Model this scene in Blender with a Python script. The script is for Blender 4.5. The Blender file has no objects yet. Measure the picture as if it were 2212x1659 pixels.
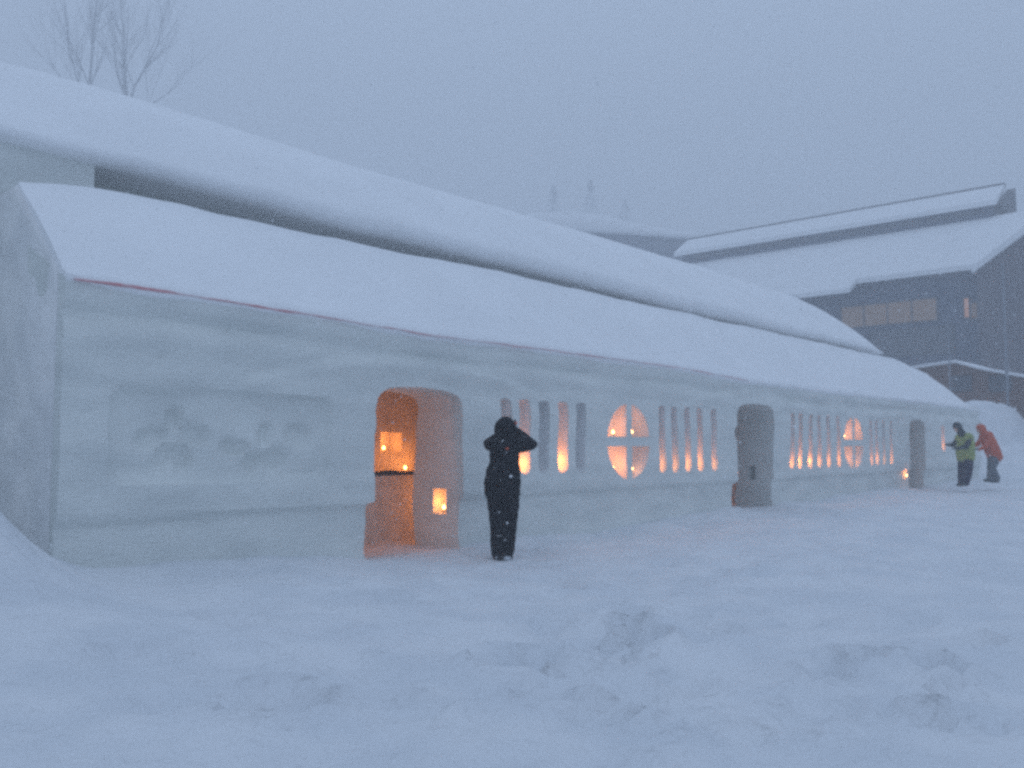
import bpy, bmesh, math, random
from math import sin, cos, pi, radians, exp, sqrt
from mathutils import Vector, Matrix, noise

random.seed(7)
scene = bpy.context.scene
C = scene.collection

# ---------------------------------------------------------------- camera
CAM_Z = 1.4
PITCH = radians(4.05)
cam_data = bpy.data.cameras.new('camera')
cam_data.sensor_width = 36
cam_data.lens = 31.2
cam_data.clip_end = 600
cam_data.clip_start = 0.05
cam = bpy.data.objects.new('camera', cam_data)
cam.location = (0, 0, CAM_Z)
cam.rotation_euler = (radians(90) + PITCH, 0, 0)
C.objects.link(cam)
scene.camera = cam

# ---------------------------------------------------------------- sky, sun, exposure
world = bpy.data.worlds.new('World')
scene.world = world
world.use_nodes = True
wn = world.node_tree.nodes; wl = world.node_tree.links
wn.clear()
sky = wn.new('ShaderNodeTexSky')
sky.sky_type = 'NISHITA'
sky.sun_disc = False
sky.sun_elevation = radians(4)
sky.sun_rotation = radians(200)
sky.air_density = 2.0
sky.dust_density = 4.0
sky.ozone_density = 3.0
SKY_STRENGTH = 0.085
mulk = wn.new('ShaderNodeMix'); mulk.data_type = 'RGBA'; mulk.blend_type = 'MULTIPLY'
mulk.inputs[0].default_value = 1.0
mulk.inputs[7].default_value = (0.3, 0.3, 0.3, 1)
cloud = wn.new('ShaderNodeRGB')                       # even overcast cloud deck at dusk
cloud.outputs[0].default_value = (4.25, 5.35, 7.3, 1)
addn = wn.new('ShaderNodeMix'); addn.data_type = 'RGBA'; addn.blend_type = 'ADD'
addn.inputs[0].default_value = 1.0
bg = wn.new('ShaderNodeBackground'); bg.inputs['Strength'].default_value = SKY_STRENGTH
wo = wn.new('ShaderNodeOutputWorld')
wl.new(sky.outputs[0], mulk.inputs[6])
wl.new(mulk.outputs[2], addn.inputs[6])
geo = wn.new('ShaderNodeTexCoord'); sep = wn.new('ShaderNodeSeparateXYZ')
mr = wn.new('ShaderNodeMapRange')
mr.inputs['From Min'].default_value = 0.35; mr.inputs['From Max'].default_value = 1.0
mr.inputs['To Min'].default_value = 1.0; mr.inputs['To Max'].default_value = 1.55
cm = wn.new('ShaderNodeMix'); cm.data_type = 'RGBA'; cm.blend_type = 'MULTIPLY'; cm.inputs[0].default_value = 1.0
wl.new(geo.outputs['Generated'], sep.inputs[0]); wl.new(sep.outputs['Z'], mr.inputs['Value'])
wl.new(cloud.outputs[0], cm.inputs[6]); wl.new(mr.outputs[0], cm.inputs[7])
wl.new(cm.outputs[2], addn.inputs[7])
wl.new(addn.outputs[2], bg.inputs['Color'])
wl.new(bg.outputs[0], wo.inputs['Surface'])

sun_d = bpy.data.lights.new('sun', 'SUN')
sun_d.energy = 0.12
sun_d.angle = radians(60)
sun_d.color = (0.82, 0.9, 1.0)
sun = bpy.data.objects.new('sun', sun_d)
sun.rotation_euler = (radians(32), 0, radians(200 - 180))
C.objects.link(sun)

scene.view_settings.view_transform = 'Standard'
scene.view_settings.look = 'None'
scene.view_settings.exposure = 0.0
scene.view_settings.gamma = 1.0
scene.render.engine = 'CYCLES'
scene.cycles.max_bounces = 8
scene.cycles.diffuse_bounces = 4
scene.cycles.volume_bounces = 2
scene.cycles.pixel_filter_type = 'BLACKMAN_HARRIS'
scene.cycles.filter_width = 3.2
scene.cycles.sample_clamp_indirect = 1.2
scene.cycles.use_denoising = False

# ---------------------------------------------------------------- image <-> place
FX = 1916.0
dv = Vector((0.6626, 0.7490, 0)).normalized()     # along the facade, away from camera
nv = Vector((-dv.y, dv.x, 0))                     # into the snow house
P1 = Vector((-1.286, 11.41, 0))                   # middle of first doorway, on the ground
RIGHT = Vector((1, 0, 0)); FWD = Vector((0, cos(PITCH), sin(PITCH))); UP = Vector((0, -sin(PITCH), cos(PITCH)))

def ray(x, y):
    return RIGHT*((x-1106)/FX) + UP*((829.5-y)/FX) + FWD
def W(t, D, z):
    return P1 + dv*t + nv*D + Vector((0, 0, z))
def tz(x, y, D):
    """measured picture point -> (t, z) on the plane parallel to the facade at depth D"""
    r = ray(x, y); lam = (D + nv.dot(P1)) / nv.dot(r)
    P = Vector((0, 0, CAM_Z)) + r*lam
    return dv.dot(P-P1), P.z
def on_ground(x, y, z=0.0):
    r = ray(x, y); lam = (z-CAM_Z)/r.z
    return Vector((0, 0, CAM_Z)) + r*lam
def at_depth(x, y, Y):
    r = ray(x, y)
    return Vector((0, 0, CAM_Z)) + r*(Y/r.y)
def interp(pts, u):
    if u <= pts[0][0]:
        a, b = pts[0], pts[1]
    elif u >= pts[-1][0]:
        a, b = pts[-2], pts[-1]
    else:
        for a, b in zip(pts, pts[1:]):
            if a[0] <= u <= b[0]: break
    k = (u-a[0])/(b[0]-a[0])
    return a[1] + (b[1]-a[1])*k
def clampi(pts, u):
    return interp(pts, min(max(u, pts[0][0]), pts[-1][0]))
def sstep(a, b, x):
    k = min(1, max(0, (x-a)/(b-a)))
    return k*k*(3-2*k)
def N(x, y=0, z=0, s=0):
    return noise.noise(Vector((x+s*17.3, y-s*9.1, z+s*5.7)))

# ---------------------------------------------------------------- materials
def mat(name, col, rough=0.8, spec=0.2, col2=None, nscale=4.0, bump=0.0, bscale=30.0, bdist=0.02,
        stretch=(1, 1, 1), lo=0.4, hi=0.6, emis=None, estr=0.0, detail=4.0):
    m = bpy.data.materials.new(name); m.use_nodes = True
    nt = m.node_tree; b = nt.nodes['Principled BSDF']
    b.inputs['Base Color'].default_value = (*col, 1)
    b.inputs['Roughness'].default_value = rough
    b.inputs['Specular IOR Level'].default_value = spec
    tc = nt.nodes.new('ShaderNodeTexCoord'); mp = nt.nodes.new('ShaderNodeMapping')
    mp.inputs['Scale'].default_value = stretch
    nt.links.new(tc.outputs['Object'], mp.inputs['Vector'])
    if col2 is not None:
        n = nt.nodes.new('ShaderNodeTexNoise'); n.inputs['Scale'].default_value = nscale
        n.inputs['Detail'].default_value = detail
        r = nt.nodes.new('ShaderNodeValToRGB')
        r.color_ramp.elements[0].position = lo; r.color_ramp.elements[1].position = hi
        r.color_ramp.elements[0].color = (*col, 1); r.color_ramp.elements[1].color = (*col2, 1)
        nt.links.new(mp.outputs[0], n.inputs['Vector'])
        nt.links.new(n.outputs['Fac'], r.inputs['Fac'])
        nt.links.new(r.outputs['Color'], b.inputs['Base Color'])
    if bump:
        n2 = nt.nodes.new('ShaderNodeTexNoise'); n2.inputs['Scale'].default_value = bscale
        n2.inputs['Detail'].default_value = 5
        bp = nt.nodes.new('ShaderNodeBump'); bp.inputs['Strength'].default_value = bump
        bp.inputs['Distance'].default_value = bdist
        nt.links.new(mp.outputs[0], n2.inputs['Vector'])
        nt.links.new(n2.outputs['Fac'], bp.inputs['Height'])
        nt.links.new(bp.outputs[0], b.inputs['Normal'])
    if emis:
        b.inputs['Emission Color'].default_value = (*emis, 1)
        b.inputs['Emission Strength'].default_value = estr
    return m

M = {}
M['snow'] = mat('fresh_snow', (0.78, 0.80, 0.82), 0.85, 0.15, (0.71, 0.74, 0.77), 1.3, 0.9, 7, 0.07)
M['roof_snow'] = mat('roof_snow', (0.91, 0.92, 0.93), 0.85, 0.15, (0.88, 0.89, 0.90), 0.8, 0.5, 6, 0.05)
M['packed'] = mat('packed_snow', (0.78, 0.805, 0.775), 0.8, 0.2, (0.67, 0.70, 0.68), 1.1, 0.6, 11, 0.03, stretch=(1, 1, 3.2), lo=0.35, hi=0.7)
M['end_lightened'] = mat('lightened_end_snow', (0.88, 0.88, 0.87), 0.85, 0.15, (0.78, 0.79, 0.79), 1.6, 0.7, 9, 0.04)  # snow colour lightened to make up for weak light on the end wall
M['niche'] = mat('carved_snow', (0.84, 0.84, 0.84), 0.8, 0.2, (0.76, 0.77, 0.77), 6, 0.4, 18, 0.01)
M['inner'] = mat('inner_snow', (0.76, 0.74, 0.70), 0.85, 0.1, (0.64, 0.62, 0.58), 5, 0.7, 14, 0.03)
M['red'] = mat('red_dye', (0.66, 0.32, 0.34), 0.8, 0.1, (0.80, 0.76, 0.78), 2.2, 0.3, 20, 0.01, lo=0.45, hi=0.68, detail=8)
M['wax'] = mat('candle_wax', (0.85, 0.78, 0.62), 0.5, 0.4, (0.8, 0.72, 0.55), 8)
M['flame'] = mat('flame', (1, 0.6, 0.2), 0.5, 0, emis=(1, 0.52, 0.16), estr=11.0)
M['black'] = mat('black_nylon', (0.003, 0.004, 0.007), 0.8, 0.06, (0.009, 0.010, 0.015), 9, 0.8, 9, 0.03)
M['boot'] = mat('boot_rubber', (0.012, 0.012, 0.015), 0.5, 0.3, (0.62, 0.66, 0.7), 13, 0.3, 20, 0.01, lo=0.52, hi=0.6)
M['skin'] = mat('skin', (0.55, 0.36, 0.27), 0.5, 0.4, (0.5, 0.31, 0.23), 14)
M['badge'] = mat('orange_trim', (0.8, 0.16, 0.07), 0.5, 0.3, (0.7, 0.12, 0.06), 20)
M['navy'] = mat('navy_trousers', (0.012, 0.016, 0.045), 0.8, 0.2, (0.03, 0.035, 0.07), 9, 0.8, 9, 0.03)
M['vest'] = mat('vest_yellow', (0.34, 0.40, 0.13), 0.7, 0.2, (0.27, 0.33, 0.12), 7, 0.6, 9, 0.02)
M['orangej'] = mat('orange_jacket', (0.62, 0.13, 0.06), 0.7, 0.2, (0.5, 0.10, 0.05), 7, 0.6, 9, 0.02)
M['greyt'] = mat('grey_trousers', (0.10, 0.12, 0.15), 0.8, 0.2, (0.16, 0.18, 0.2), 9, 0.8, 9, 0.03)
M['darkj'] = mat('dark_jacket', (0.03, 0.05, 0.055), 0.8, 0.2, (0.05, 0.06, 0.07), 9, 0.8, 9, 0.03)
M['bark'] = mat('bark', (0.26, 0.26, 0.27), 0.9, 0.1, (0.6, 0.61, 0.63), 10, 0.8, 20, 0.02, stretch=(1, 1, 0.2))
M['needle'] = mat('needles', (0.40, 0.42, 0.43), 0.9, 0.1, (0.78, 0.8, 0.82), 2)
M['hallwall'] = mat('hall_cladding', (0.058, 0.075, 0.12), 0.8, 0.2, (0.085, 0.10, 0.145), 1.0, 0.2, 2, 0.05, stretch=(1, 1, 0.3))
M['wingwall'] = mat('wing_cladding', (0.085, 0.07, 0.085), 0.8, 0.2, (0.11, 0.09, 0.10), 1.0, 0.2, 2, 0.05, stretch=(1, 1, 0.3))
M['trim'] = mat('hall_trim', (0.06, 0.06, 0.07), 0.7, 0.3, (0.09, 0.09, 0.1), 2)
M['glassdark'] = mat('dark_glass', (0.05, 0.055, 0.07), 0.25, 0.5, (0.08, 0.085, 0.1), 0.8)
M['litwin'] = mat('lit_window', (0.2, 0.15, 0.1), 0.4, 0.3, emis=(1.0, 0.52, 0.26), estr=0.055)
M['litbright'] = mat('bright_window', (0.3, 0.2, 0.15), 0.4, 0.3, emis=(1.0, 0.5, 0.32), estr=0.26)
M['brown'] = mat('brown_siding', (0.15, 0.085, 0.07), 0.8, 0.2, (0.19, 0.12, 0.10), 1.5, 0.3, 4, 0.04, stretch=(1, 1, 4))
M['pole'] = mat('painted_pole', (0.24, 0.26, 0.29), 0.5, 0.4, (0.2, 0.22, 0.25), 5)
M['wood'] = mat('dark_wood', (0.035, 0.024, 0.018), 0.8, 0.2, (0.06, 0.04, 0.03), 12, 0.6, 20, 0.01)
M['flake'] = mat('snowflake', (0.9, 0.91, 0.92), 0.9, 0.1)

# ---------------------------------------------------------------- object helpers
def link(name, me, material, parent=None, smooth=True):
    o = bpy.data.objects.new(name, me); C.objects.link(o)
    if material is not None:
        me.materials.clear(); me.materials.append(material)
    if smooth:
        for p in me.polygons: p.use_smooth = True
    if parent is not None:
        o.parent = parent
        o.matrix_parent_inverse = Matrix.Identity(4)
        if parent.type == 'EMPTY' or True:
            # geometry was written in world space: move it into the parent's frame
            wm = Matrix.Identity(4); p = parent; chain = []
            while p is not None:
                chain.append(p); p = p.parent
            for p in reversed(chain):
                wm = wm @ Matrix.LocRotScale(p.location, p.rotation_euler, p.scale)
            me.transform(wm.inverted())
    return o
def from_bm(name, bm, material, parent=None, smooth=True):
    bmesh.ops.recalc_face_normals(bm, faces=bm.faces)
    me = bpy.data.meshes.new(name); bm.to_mesh(me); bm.free()
    return link(name, me, material, parent, smooth)
def mesh(name, verts, faces, material, parent=None, smooth=True):
    me = bpy.data.meshes.new(name); me.from_pydata([tuple(v) for v in verts], [], faces); me.update()
    bm = bmesh.new(); bm.from_mesh(me); bmesh.ops.recalc_face_normals(bm, faces=bm.faces); bm.to_mesh(me); bm.free()
    return link(name, me, material, parent, smooth)
def tag(o, label=None, cat=None, group=None, kind=None):
    if label: o['label'] = label
    if cat: o['category'] = cat
    if group: o['group'] = group
    if kind: o['kind'] = kind
    return o
def thing(name, label, cat, loc=(0, 0, 0), rz=0.0, group=None):
    o = bpy.data.objects.new(name, None); o.empty_display_size = 0.2
    o.location = loc; o.rotation_euler = (0, 0, rz); C.objects.link(o)
    return tag(o, label, cat, group)
def sharp(o, deg=40):
    """keep hard edges hard on a smooth shaded mesh"""
    me = o.data
    bm = bmesh.new(); bm.from_mesh(me)
    for e in bm.edges:
        if len(e.link_faces) == 2 and e.calc_face_angle(0) > radians(deg): e.smooth = False
    bm.to_mesh(me); bm.free()
    return o
def add_box(bm, c0, c1, fr=None, bevel=0.0):
    """axis box between two corners; fr maps local (u,v,w) to world"""
    fr = fr or (lambda a, b, c: Vector((a, b, c)))
    vs = [bm.verts.new(fr(x, y, z)) for x in (c0[0], c1[0]) for y in (c0[1], c1[1]) for z in (c0[2], c1[2])]
    for f in ((0, 1, 3, 2), (4, 6, 7, 5), (0, 4, 5, 1), (2, 3, 7, 6), (0, 2, 6, 4), (1, 5, 7, 3)):
        bm.faces.new([vs[i] for i in f])
def add_tube(bm, pts, radii, seg=8, cap=True):
    rings = []
    for i, p in enumerate(pts):
        a = pts[max(0, i-1)]; b = pts[min(len(pts)-1, i+1)]
        dd = (Vector(b)-Vector(a)).normalized()
        u = dd.orthogonal().normalized() if i == 0 else (pu - dd*pu.dot(dd)).normalized()
        pu = u; v = dd.cross(u)
        rings.append([bm.verts.new(Vector(p) + (u*cos(2*pi*k/seg) + v*sin(2*pi*k/seg))*radii[i]) for k in range(seg)])
    for r0, r1 in zip(rings, rings[1:]):
        for k in range(seg):
            bm.faces.new((r0[k], r0[(k+1) % seg], r1[(k+1) % seg], r1[k]))
    if cap:
        bm.faces.new(rings[0]); bm.faces.new(rings[-1])
def loft(sections, closed_section=True, caps=True):
    """list of equal-length point lists -> verts, faces"""
    n = len(sections[0]); V = [p for s in sections for p in s]; F = []
    for i in range(len(sections)-1):
        for k in range(n if closed_section else n-1):
            F.append((i*n+k, i*n+(k+1) % n, (i+1)*n+(k+1) % n, (i+1)*n+k))
    if caps:
        F.append(tuple(range(n))); F.append(tuple((len(sections)-1)*n+k for k in range(n)))
    return V, F

# ---------------------------------------------------------------- measured rails of the snow house
EAVE = [tz(x, y, 0) for x, y in ((150, 600), (350, 628), (650, 676), (925, 723), (1156, 752), (1456, 792), (1606, 820), (1800, 847), (1970, 866), (2110, 884))]
RIDGE = [tz(x, y, 1.4) for x, y in ((40, 392), (110, 394), (190, 404), (860, 546), (1190, 613), (1700, 727), (1930, 775), (1960, 790), (2050, 832), (2110, 877))]
UP_EAVE = [tz(x, y, 1.98) for x, y in ((0, 305), (215, 357), (500, 431), (750, 497), (1100, 576), (1540, 688), (1880, 762))]
UP_FASC = [tz(x, y, 1.85) for x, y in ((0, 262), (200, 312), (500, 388), (1100, 538), (1540, 655), (1880, 748))]
UP_RIDGE = [tz(x, y, 4.0) for x, y in ((0, 137), (200, 186), (500, 277), (750, 355), (1100, 455), (1471, 565), (1701, 637))]
T0, T1 = -4.33, 26.9
def ze(t): return clampi(EAVE, t)
def zr(t): return max(clampi(RIDGE, t), ze(t)+0.02)

def ground_base(t):
    return clampi([(-14, .5), (-8, .38), (-4.3, .2), (-2, .09), (0, 0), (5, .03), (9.6, .11), (20, .15), (25, .24), (34, .5)], t)
dimples = []   # X, Y, rx, ry, angle, depth
for (x, y, w, h, a, dep) in (
    (1190, 1252, 45, 12, .2, .07), (1240, 1262, 40, 9, 0, .05), (1325, 1325, 60, 26, .6, .10), (1375, 1370, 34, 18, .4, .10),
    (1355, 1420, 28, 16, .5, .09), (1300, 1400, 60, 12, 0, .05), (1120, 1450, 55, 28, -.3, .12), (1060, 1448, 40, 18, 0, .08),
    (1190, 1362, 40, 16, .2, .05), (1480, 1340, 50, 16, -.3, .06), (1550, 1365, 40, 12, .2, .05), (1800, 1460, 45, 14, .2, .08),
    (1860, 1430, 40, 12, 0, .07), (2030, 1450, 40, 16, 0, .08), (2110, 1400, 40, 14, 0, .07), (1990, 1540, 60, 18, .3, .08),
    (2060, 1500, 40, 14, .3, .06), (1600, 1590, 70, 18, .2, .06), (1700, 1560, 60, 16, .3, .06), (580, 1570, 80, 26, .1, .10),
    (650, 1585, 40, 14, 0, .06), (520, 1400, 60, 12, .1, .05), (480, 1390, 34, 9, 0, .04), (860, 1325, 40, 9, 0, .04),
    (1250, 1460, 40, 12, 0, .05), (1400, 1385, 36, 12, 0, .05), (1640, 1250, 36, 8, .1, .04), (1700, 1247, 30, 8, 0, .04),
    (1480, 1262, 40, 8, 0, .04), (1900, 1300, 60, 8, 0, .03), (300, 1480, 70, 12, .1, .05), (860, 1560, 90, 16, .1, .05),
    (1300, 1560, 60, 16, .2, .06), (1480, 1480, 50, 12, .2, .06), (1180, 1520, 60, 14, .1, .06), (760, 1480, 60, 12, 0, .04)):
    p = on_ground(x, y)
    rx = w/FX*p.y*1.2; ry = max(h/FX*p.y*p.y/1.4*0.9, 0.13)
    dimples.append((p.x, p.y, rx*.8, min(ry, .4), a, dep*1.7))
rr = random.Random(3)
for i in range(420):      # old, half drifted-over tracks
    X = rr.uniform(-2, 12); Y = rr.uniform(3.6, 20)
    P = Vector((X, Y, 0)); D = nv.dot(P-P1)
    if D > -0.8: continue
    dimples.append((X, Y, rr.uniform(.1, .24), rr.uniform(.08, .18), rr.uniform(0, pi), rr.uniform(.02, .062)))
def gz(X, Y):
    P = Vector((X, Y, 0)); t = dv.dot(P-P1); D = nv.dot(P-P1)
    z = ground_base(t)*sstep(-7.5, -1.0, D)
    r = sqrt(X*X+Y*Y)
    z += .075*N(X*.33, Y*.33, 0, 1) + .05*N(X*.9, Y*.9, 0, 2)
    f = 1-sstep(30, 60, r)
    z += f*(.06*N(X*2.1, Y*1.9, 0, 3) + .042*N(X*4.8, Y*4.3, 0, 4) + .013*N(X*11, Y*10, 0, 5))*(.55+.45*sstep(-3, 2, X))*(.75+.5*N(X*.5, Y*.45, 3, 9))
    # wind ripples on the right of the foreground
    z += f*.034*N(X*1.1 - Y*1.6, (X*.5+Y*.3), 0, 6)*sstep(-1, 3, X)
    for (a, b, rx, ry, an, dep) in dimples:
        dx = X-a; dy = Y-b
        if abs(dx) > 1.3 or abs(dy) > 1.3: continue
        u = (dx*cos(an)+dy*sin(an))/rx; v = (-dx*sin(an)+dy*cos(an))/ry
        q = u*u+v*v
        if q < 9: z += -dep*exp(-q*q*.6) + dep*.35*exp(-(sqrt(q)-1.6)**2*5)
    # drift against the wall foot
    if -5 < t < 27 and D > -1.2 and D < .3:
        z += .06*exp(-((D+.05)/.35)**2)*(1 + .6*N(t*.8, 0, 0, 8))*(0.2 if abs(t-.16) < 1 or abs(t-9.65) < 1 or abs(t-20.3) < .9 else 1)
    # mound at the near end of the house
    z += 1.5*exp(-(((t+5.9)/1.0)**2 + ((D+.3)/1.0)**2))
    # rising banks on the far right, past the end of the house
    k = sstep(27.5, 31, t)*sstep(-3.2, 1.0, D)
    z += k*1.2
    if -.62 < t < .95 and -.1 < D < 2.2: z = min(z, ground_base(t)+.02)
    return z

# ground sheet: fine near the camera, coarse far away
def warp(n, lim, mid, fine):
    out = []
    a = -1.0
    k = math.asinh(lim/fine)
    for i in range(n+1):
        u = -1+2*i/n
        out.append(mid + fine*math.sinh(u*k))
    return out
xs = warp(430, 130, 2.0, 7.0)
ys = [v for v in warp(540, 230, 9.0, 6.0)]
V = []; F = []
for j, Y in enumerate(ys):
    for i, X in enumerate(xs):
        V.append((X, Y, gz(X, Y)))
nx = len(xs)
for j in range(len(ys)-1):
    for i in range(nx-1):
        F.append((j*nx+i, j*nx+i+1, (j+1)*nx+i+1, (j+1)*nx+i))
gr = mesh('ground', V, F, M['snow'])
tag(gr, 'deep drifted snow with half filled footprints', kind='structure')

# ---------------------------------------------------------------- the snow house
house = thing('snow_house', 'long white snow building with candlelit slits, arched doorways and two thick snow roofs', 'snow building', W(0, 0, 0), math.atan2(dv.y, dv.x))

PET = []
for (x, y, rx, rz, a) in ((338, 946, .17, .10, .2), (388, 905, .08, .13, 0), (432, 938, .15, .10, -.3), (362, 990, .09, .14, -.5), (403, 990, .09, .15, .5),
                          (515, 966, .16, .08, -.2), (583, 938, .08, .12, 0), (655, 943, .17, .12, -.3), (556, 1000, .09, .12, -.5), (606, 992, .13, .12, .6)):
    t, z = tz(x, y, 0); PET.append((t, z, rx*1.3, rz*1.25, a))
PA = tz(237, 930, 0)[0]; PB = tz(716, 945, 0)[0]
def disp(t, z):
    """recess of the facade surface"""
    zl = .70 + .02*N(t*.7, 3)
    e = ze(t)
    d = .075*(1-sstep(zl-.05, zl+.03, z))
    d -= .05*(1-sstep(-.1, .32, z))*(1+.5*N(t*1.3, 7))
    d += .022*N(t*.35, z*2.6, 0, 1) + .012*N(t*.9, z*7.0, 0, 2) + .02*N(t*.6, z*.9, 0, 3) + .005*N(t*5, z*6, 0, 4)
    # shadow groove and brow beneath the eave
    g = e-.30-.05*N(t*.5, 1)
    d += .085*exp(-((z-g)/.075)**2)*(.5+.5*sstep(-.4, .4, N(t*.45, 9)))
    d -= .02*exp(-((z-g+.2)/.09)**2)
    d += .03*sstep(e-.16, e, z)*0
    # low arches traced over the doors
    for tc, hw, top in ((.16, 2.6, 2.58), (9.65, 3.0, 2.62)):
        zc = top - .42*((t-tc)/hw)**2
        if abs(t-tc) < hw: d += .022*exp(-((z-zc)/.045)**2) - .02*exp(-((z-zc+.12)/.07)**2)
    # carved panel with flowers on the left
    if -4.2 < t < -1:
        rr_ = .16
        dx = max(PA+rr_-t, t-(PB-rr_), 0); dz = max(1.03+rr_-z, z-(1.99-rr_), 0)
        ins = rr_ - sqrt(dx*dx+dz*dz)
        pm = sstep(-.01, .06, ins)
        d += .085*pm
        for (pt, pz, rx, rz, a) in PET:
            u = t-pt; v = z-pz
            uu = (u*cos(a)+v*sin(a))/rx; vv = (-u*sin(a)+v*cos(a))/rz
            d += .085*(1-sstep(.5, 1.05, sqrt(uu*uu+vv*vv)))
    for (pt, pz, r_) in ((-2.6, 2.62, .05), (-4.1, 1.72, .05), (-3.4, 2.3, .03)):
        d += .03*exp(-(((t-pt)/r_)**2 + ((z-pz)/r_)**2))
    return d

DT = .055; NZ = 72
ts = [T0 + i*DT for i in range(int((T1+.4-T0)/DT)+1)]
secs = []
for t in ts:
    s = []
    top = ze(t)-.005
    for k in range(NZ+1):
        z = -.45 + (top+.45)*k/NZ
        s.append(W(t, disp(t, z), z))
    tb_ = min(top+.45, top+.6*(zr(t)-top))
    for k in range(25):
        z = tb_ + (-.45-tb_)*k/24
        s.append(W(t, .93 + .13*N(t*1.1, z*1.7, 0, 5) + .05*N(t*3, z*6, 0, 6), z))
    secs.append(s)
V, F = loft(secs)
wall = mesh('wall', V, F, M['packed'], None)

# openings
def outline_slit(tc, w, z0, z1):
    pts = []
    r = w/2
    for k in range(9):
        a = pi + pi*k/8
        pts.append((tc + r*cos(a), z0 + r*.9 + r*.9*sin(a)))
    for k in range(7):
        a = pi*k/6
        pts.append((tc + r*cos(a), z1 - r*.35 + r*.35*sin(a)))
    rn = random.Random(int(tc*977))
    return [(a+rn.uniform(-.008, .008), b+rn.uniform(-.008, .008)) for a, b in pts]
def outline_quad(tc, zc, R, qx, qz, bar=.08):
    pts = [(tc+qx*bar, zc+qz*bar)]
    a0 = math.asin(bar/R); a1 = pi/2-a0
    for k in range(9):
        a = a0 + (a1-a0)*k/8
        pts.append((tc+qx*R*cos(a), zc+qz*R*sin(a)))
    return pts
def outline_door(tl, tr, top, plinth=.72, step=.09, side=.3, rise=.18, seed=1, bulge=0):
    rn = random.Random(seed)
    pts = []
    def j(): return rn.uniform(-.022, .022)
    zz = -.5
    pts.append((tl-step, zz)); pts.append((tr+.02, zz))
    for z in (.2, .6, 1.0, 1.4, 1.75): pts.append((tr+j()*.5, z))
    for k in range(11):
        a = pi*k/10
        ca = cos(a); sa = sin(a)
        ex = .55
        u = math.copysign(abs(ca)**ex, ca); v = abs(sa)**.8
        pts.append(((tl+tr)/2 + (tr-tl)/2*u, top-rise-.08 + (rise+.08)*v + j()*.3))
    for z in (1.84, 1.76, 1.62, 1.54, 1.2, .95): pts.append((tl+j()*.6-(bulge if 1.6 < z < 1.8 else 0), z))
    pts.append((tl+.005, plinth+.01)); pts.append((tl-step, plinth-.01))
    pts.append((tl-step-.01+j(), .45)); pts.append((tl-step-.04, .15))
    return pts
def cutter_bm(outlines):
    bm = bmesh.new()
    for pts, d0, d1 in outlines:
        a = [bm.verts.new(W(t, d0, z)) for t, z in pts]
        b = [bm.verts.new(W(t, d1, z)) for t, z in pts]
        n = len(pts)
        bm.faces.new(a); bm.faces.new(b)
        for k in range(n): bm.faces.new((a[k], a[(k+1) % n], b[(k+1) % n], b[k]))
    bmesh.ops.recalc_face_normals(bm, faces=bm.faces)
    return bm
def mesh_volume(me):
    bm = bmesh.new(); bm.from_mesh(me); v = bm.calc_volume(signed=True); bm.free()
    return v
def boolean(o, bm):
    """subtract the closed shape in bm; returns False (and changes nothing) if the result is not sane"""
    bmesh.ops.recalc_face_normals(bm, faces=bm.faces)
    me = bpy.data.meshes.new('cutter'); bm.to_mesh(me); bm.free()
    co = bpy.data.objects.new('cutter', me); C.objects.link(co)
    cv = abs(mesh_volume(me)); v0 = mesh_volume(o.data)
    md = o.modifiers.new('cut', 'BOOLEAN'); md.operation = 'DIFFERENCE'; md.object = co; md.solver = 'EXACT'
    dg = bpy.context.evaluated_depsgraph_get(); dg.update()
    new = bpy.data.meshes.new_from_object(o.evaluated_get(dg), depsgraph=dg)
    o.modifiers.clear()
    C.objects.unlink(co); bpy.data.objects.remove(co); bpy.data.meshes.remove(me)
    v1 = mesh_volume(new)
    if not (v0-cv*1.05 - .01 < v1 < v0-1e-4):
        bpy.data.meshes.remove(new); return False
    old = o.data; o.data = new; bpy.data.meshes.remove(old); new.materials.clear()
    return True
def cut(o, outlines):
    rn = random.Random(2)
    for pts, d0, d1 in outlines:
        for attempt in range(8):
            j = 0 if attempt == 0 else .0017*attempt
            if boolean(o, cutter_bm([([(a+rn.uniform(-j, j), b+rn.uniform(-j, j)) for a, b in pts], d0-j, d1+j)])): break
        else: print('CUT FAILED', pts[0])

def tx(x, D=0, y=965): return tz(x, y, D)[0]
windows = []     # (outline, depth)
lit = []         # (t, z, D, power, size, label)
# slits: (centre px, width m, lit power, side)
A = [1090, 1131, 1172, 1214, 1253]
A_lit = [.5, 3.0, 0, 3.6, 0]
B = [1429, 1456, 1484, 1511, 1541]
B_lit = [1.1, .9, 1.4, 1.9, .8]
Cc = [1711, 1728, 1750, 1769, 1789, 1811]
C_lit = [2.6, 3.0, 2.4, 1.6, 1.6, 2.4]
Dd = [1881, 1893, 1908, 1924]
D_lit = [1.6, 1.8, 0.5, 1.6]
ordn = ['first', 'second', 'third', 'fourth', 'fifth', 'sixth']
def slit_row(cs, ls, w, z0, z1, where):
    for i, (x, l) in enumerate(zip(cs, ls)):
        t = tx(x) + .03
        windows.append((outline_slit(t, w, z0, z1), .30))
        if l > 0:
            lit.append((t+random.uniform(-.02, .03), z0+.035, .15+random.uniform(-.02, .03), l, 'candle in the %s slit of the row %s' % (ordn[i], where)))
slit_row(A, A_lit, .25, 1.0, 2.10, 'beside the person in black')
slit_row(B, B_lit, .21, .93, 2.14, 'left of the middle doorway')
slit_row(Cc, C_lit, .21, .90, 2.16, 'right of the middle doorway')
slit_row(Dd, D_lit, .2, .90, 2.12, 'left of the small doorway')
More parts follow.
